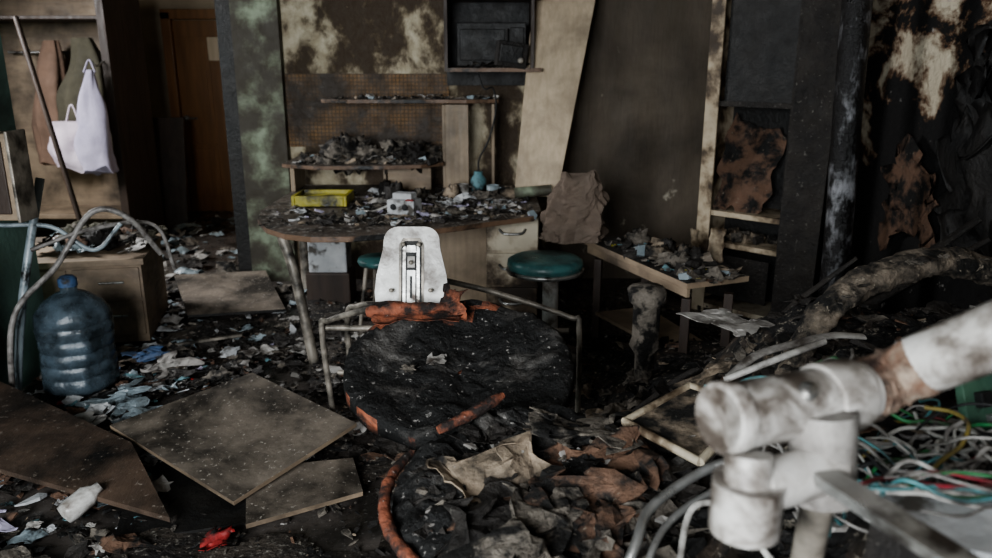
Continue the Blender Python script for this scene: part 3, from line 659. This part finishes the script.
b.add(vs,[(i*seg+j,i*seg+(j+1)%seg,((i+1)%N_)*seg+(j+1)%seg,((i+1)%N_)*seg+j) for i in range(N_) for j in range(seg)],m_tire,True)
for k in range(22):
    a=R(.3,3.0); p=ctr+V((.48*math.cos(a),.10*math.cos(a)-.02,.39*math.sin(a)+.03)); crump(b,p.x,p.y,p.z,R(.02,.045),random.choice([m_tire,m_char,m_ashy]),k)
b.obj('charred_tire')
b=MB()
for (p,q2,w) in (((1.15,3.2,.25),(1.9,2.9,.95),.05),((1.3,3.4,.2),(2.1,3.3,.95),.06),((.85,3.3,.2),(1.5,2.9,.75),.04),((1.0,2.9,.5),(1.35,2.8,.9),.03),((.5,3.0,.1),(.95,2.75,.6),.04)):
    p,q2=V(p),V(q2); b.tube([p,(p+q2)/2+V((0,.02,.01)),q2],[w,w*.8,w*.5],m_char,6,flat=.4)
b.obj('charred_timbers')
b=MB(); b.sheet([(2.17,2.9,.7),(2.17,3.75,.75),(2.17,3.7,1.30),(2.17,3.25,1.62)],m_black,22,.02,4,5,.12)
b.sheet([(2.16,3.75,.7),(2.16,4.3,.7),(2.16,4.15,1.2),(2.16,3.8,1.05)],m_brownp,16,.02,4,8,.1)
b.sheet([(2.18,3.50,1.25),(2.18,3.70,1.2),(2.18,3.68,1.65),(2.18,3.52,1.7)],m_black,16,.012,6,12,.12)
b.obj('peeling_wall_lining')
# foreground white metal frame
b=MB()
b.tube([(.300,.903,1.165),(.39,.945,1.16),(.51,1.004,1.154)],.044,m_whitep,32)
b.lathe([(.047,0),(.047,.02),(.043,.024),(.036,.018),(0,.018)],(.302,.904,1.165),m_whitep,32,axis=(-.9,-.42,.05))
b.lathe([(.05,0),(.052,.01),(.052,.05),(.05,.06)],(.44,.97,1.157),m_whitep,32,axis=(.9,.42,-.03))
p=spline([(.495,.997,1.155),(.53,1.013,1.155),(.565,1.02,1.17),(.60,1.00,1.20)],6)
b.tube(p,[.042+.008*noise.noise(V((i*.7,0,2))) for i in range(len(p))],m_rust,24)
b.tube([(.588,1.012,1.188),(.66,.93,1.275),(.80,.76,1.45)],.043,m_whitep,32)
b.tube([(.315,.86,1.03),(.315,.86,1.10)],.044,m_whitep,28); b.tube([(.315,.86,1.09),(.316,.87,1.13)],.03,m_whitep,24)
b.tube([(.33,.865,1.085),(.44,.91,1.09)],.033,m_whitep,24)
b.tube([(.435,.915,1.04),(.43,.93,1.16)],.043,m_whitedirty,28)
b.tube([(.435,.92,1.06),(.46,1.0,.80)],.022,m_tube,16)
b.prism([(.395,.86,1.108),(.425,.885,1.108),(.66,.60,1.03),(.62,.575,1.03)],.014,m_steel)
b.lathe([(.012,0),(.012,.03),(0,.03)],(.40,.93,1.175),m_steel,12,axis=(0,-.6,.8))
b.obj('white_metal_pipe_frame')
b=MB()
b.tube(spline([(.20,1.16,.66),(.25,1.21,.76),(.30,1.30,.79),(.43,1.36,.84),(.50,1.34,.85)],8),.010,m_steel,12)
b.tube(spline([(.24,1.12,.68),(.28,1.20,.76),(.34,1.27,.79),(.44,1.31,.83)],8),.007,m_steel,12)
b.tube(spline([(.30,1.10,.76),(.35,1.22,.83),(.42,1.22,.83),(.46,1.12,.80)],8),.006,m_cwhite,10)
b.obj('bent_chrome_tubes')
b=MB(); cols=[m_cwhite]*5+[m_grey]*6+[m_whitedirty]*3+[m_cblack]*5+[m_cgreen,m_cred,m_cpink,m_cyel,m_ccyan,m_ccyan]
for k in range(85):
    x,y,z=R(.52,.85),R(1.05,1.45),R(.86,.95); a=R(-.9,.6); pts=[(x,y,z)]
    for q in range(6):
        a+=R(-.9,.9); x+=math.cos(a)*.045;y+=math.sin(a)*.045;z=min(1.0,max(.85,z+R(-.035,.035))); pts.append((x,y,z))
    b.tube(spline(pts,6),R(.002,.0045),random.choice(cols),8)
c2_=[m_cwhite,m_cgreen,m_ccyan,m_cwhite,m_grey,m_cred,m_grey,m_cwhite]
for k in range(16):
    x,y=R(.50,.58),R(.90,1.04); z=1.022
    b.tube(spline([(x,y,z+R(0,.01)),(x+.05,y+R(-.02,.03),z+R(.0,.02)),(x+.11,y+R(-.04,.03),z+R(.0,.015)),(x+.22,y+R(-.08,.03),z+.002)],8),R(.0018,.0035),c2_[k%8],8)
for k in range(120):
    x=R(.5,1.1);y=R(1.1,1.7); crump(b,x,y,H(x,y)+.03,R(.03,.1),random.choice([m_char,m_ashy,m_whitedirty,m_brownp,m_paper]),k)
b.obj('cable_bundle')
b=MB(); b.box((.95,1.40,.96),(.09,.02,.16),m_pcb,(-20,0,20)); b.box((.95,1.385,.97),(.03,.02,.03),m_cblack,(-20,0,20));b.box((.97,1.38,.93),(.02,.02,.02),m_steel,(-20,0,20)); b.obj('circuit_board',.002)
b=MB(); b.prism([(.50,.975,1.018),(.76,.985,1.014),(.72,.80,1.008),(.535,.86,1.014)],.012,m_pwhite)
b.prism([(.53,.96,1.004),(.74,.965,1.0),(.70,.83,.996),(.56,.875,1.0)],.25,m_char); b.obj('appliance_top_panel',.002)

# ------------------------------------------------------------ lights, world, camera
def area(n,loc,rot,sx,sy,p,col):
    l=bpy.data.lights.new(n,'AREA'); l.shape='RECTANGLE'; l.size=sx; l.size_y=sy; l.energy=p; l.color=col
    o=bpy.data.objects.new(n,l); o.location=loc; o.rotation_euler=[math.radians(a) for a in rot]; bpy.context.collection.objects.link(o)
area('window_daylight',(-1.3,-1.5,1.85),(80,0,-12),1.9,1.4,290,(.93,.97,1))
area('hall_daylight',(-4.6,5.2,2.3),(0,-50,0),.9,.9,130,(.97,.98,1))
w=bpy.data.worlds.new('World'); bpy.context.scene.world=w; w.use_nodes=True
w.node_tree.nodes['Background'].inputs[0].default_value=(.6,.75,1,1); w.node_tree.nodes['Background'].inputs[1].default_value=.8
try: bpy.context.scene.view_settings.look='AgX - Medium High Contrast'
except Exception: pass
cam=bpy.data.cameras.new('camera'); co=bpy.data.objects.new('camera',cam); bpy.context.collection.objects.link(co)
co.location=(0,0,1.6); co.rotation_euler=(math.radians(90-15.6),0,0); cam.lens=28; cam.sensor_width=36; cam.clip_start=.05
cam.dof.use_dof=True; cam.dof.focus_distance=2.6; cam.dof.aperture_fstop=2.8
bpy.context.scene.camera=co
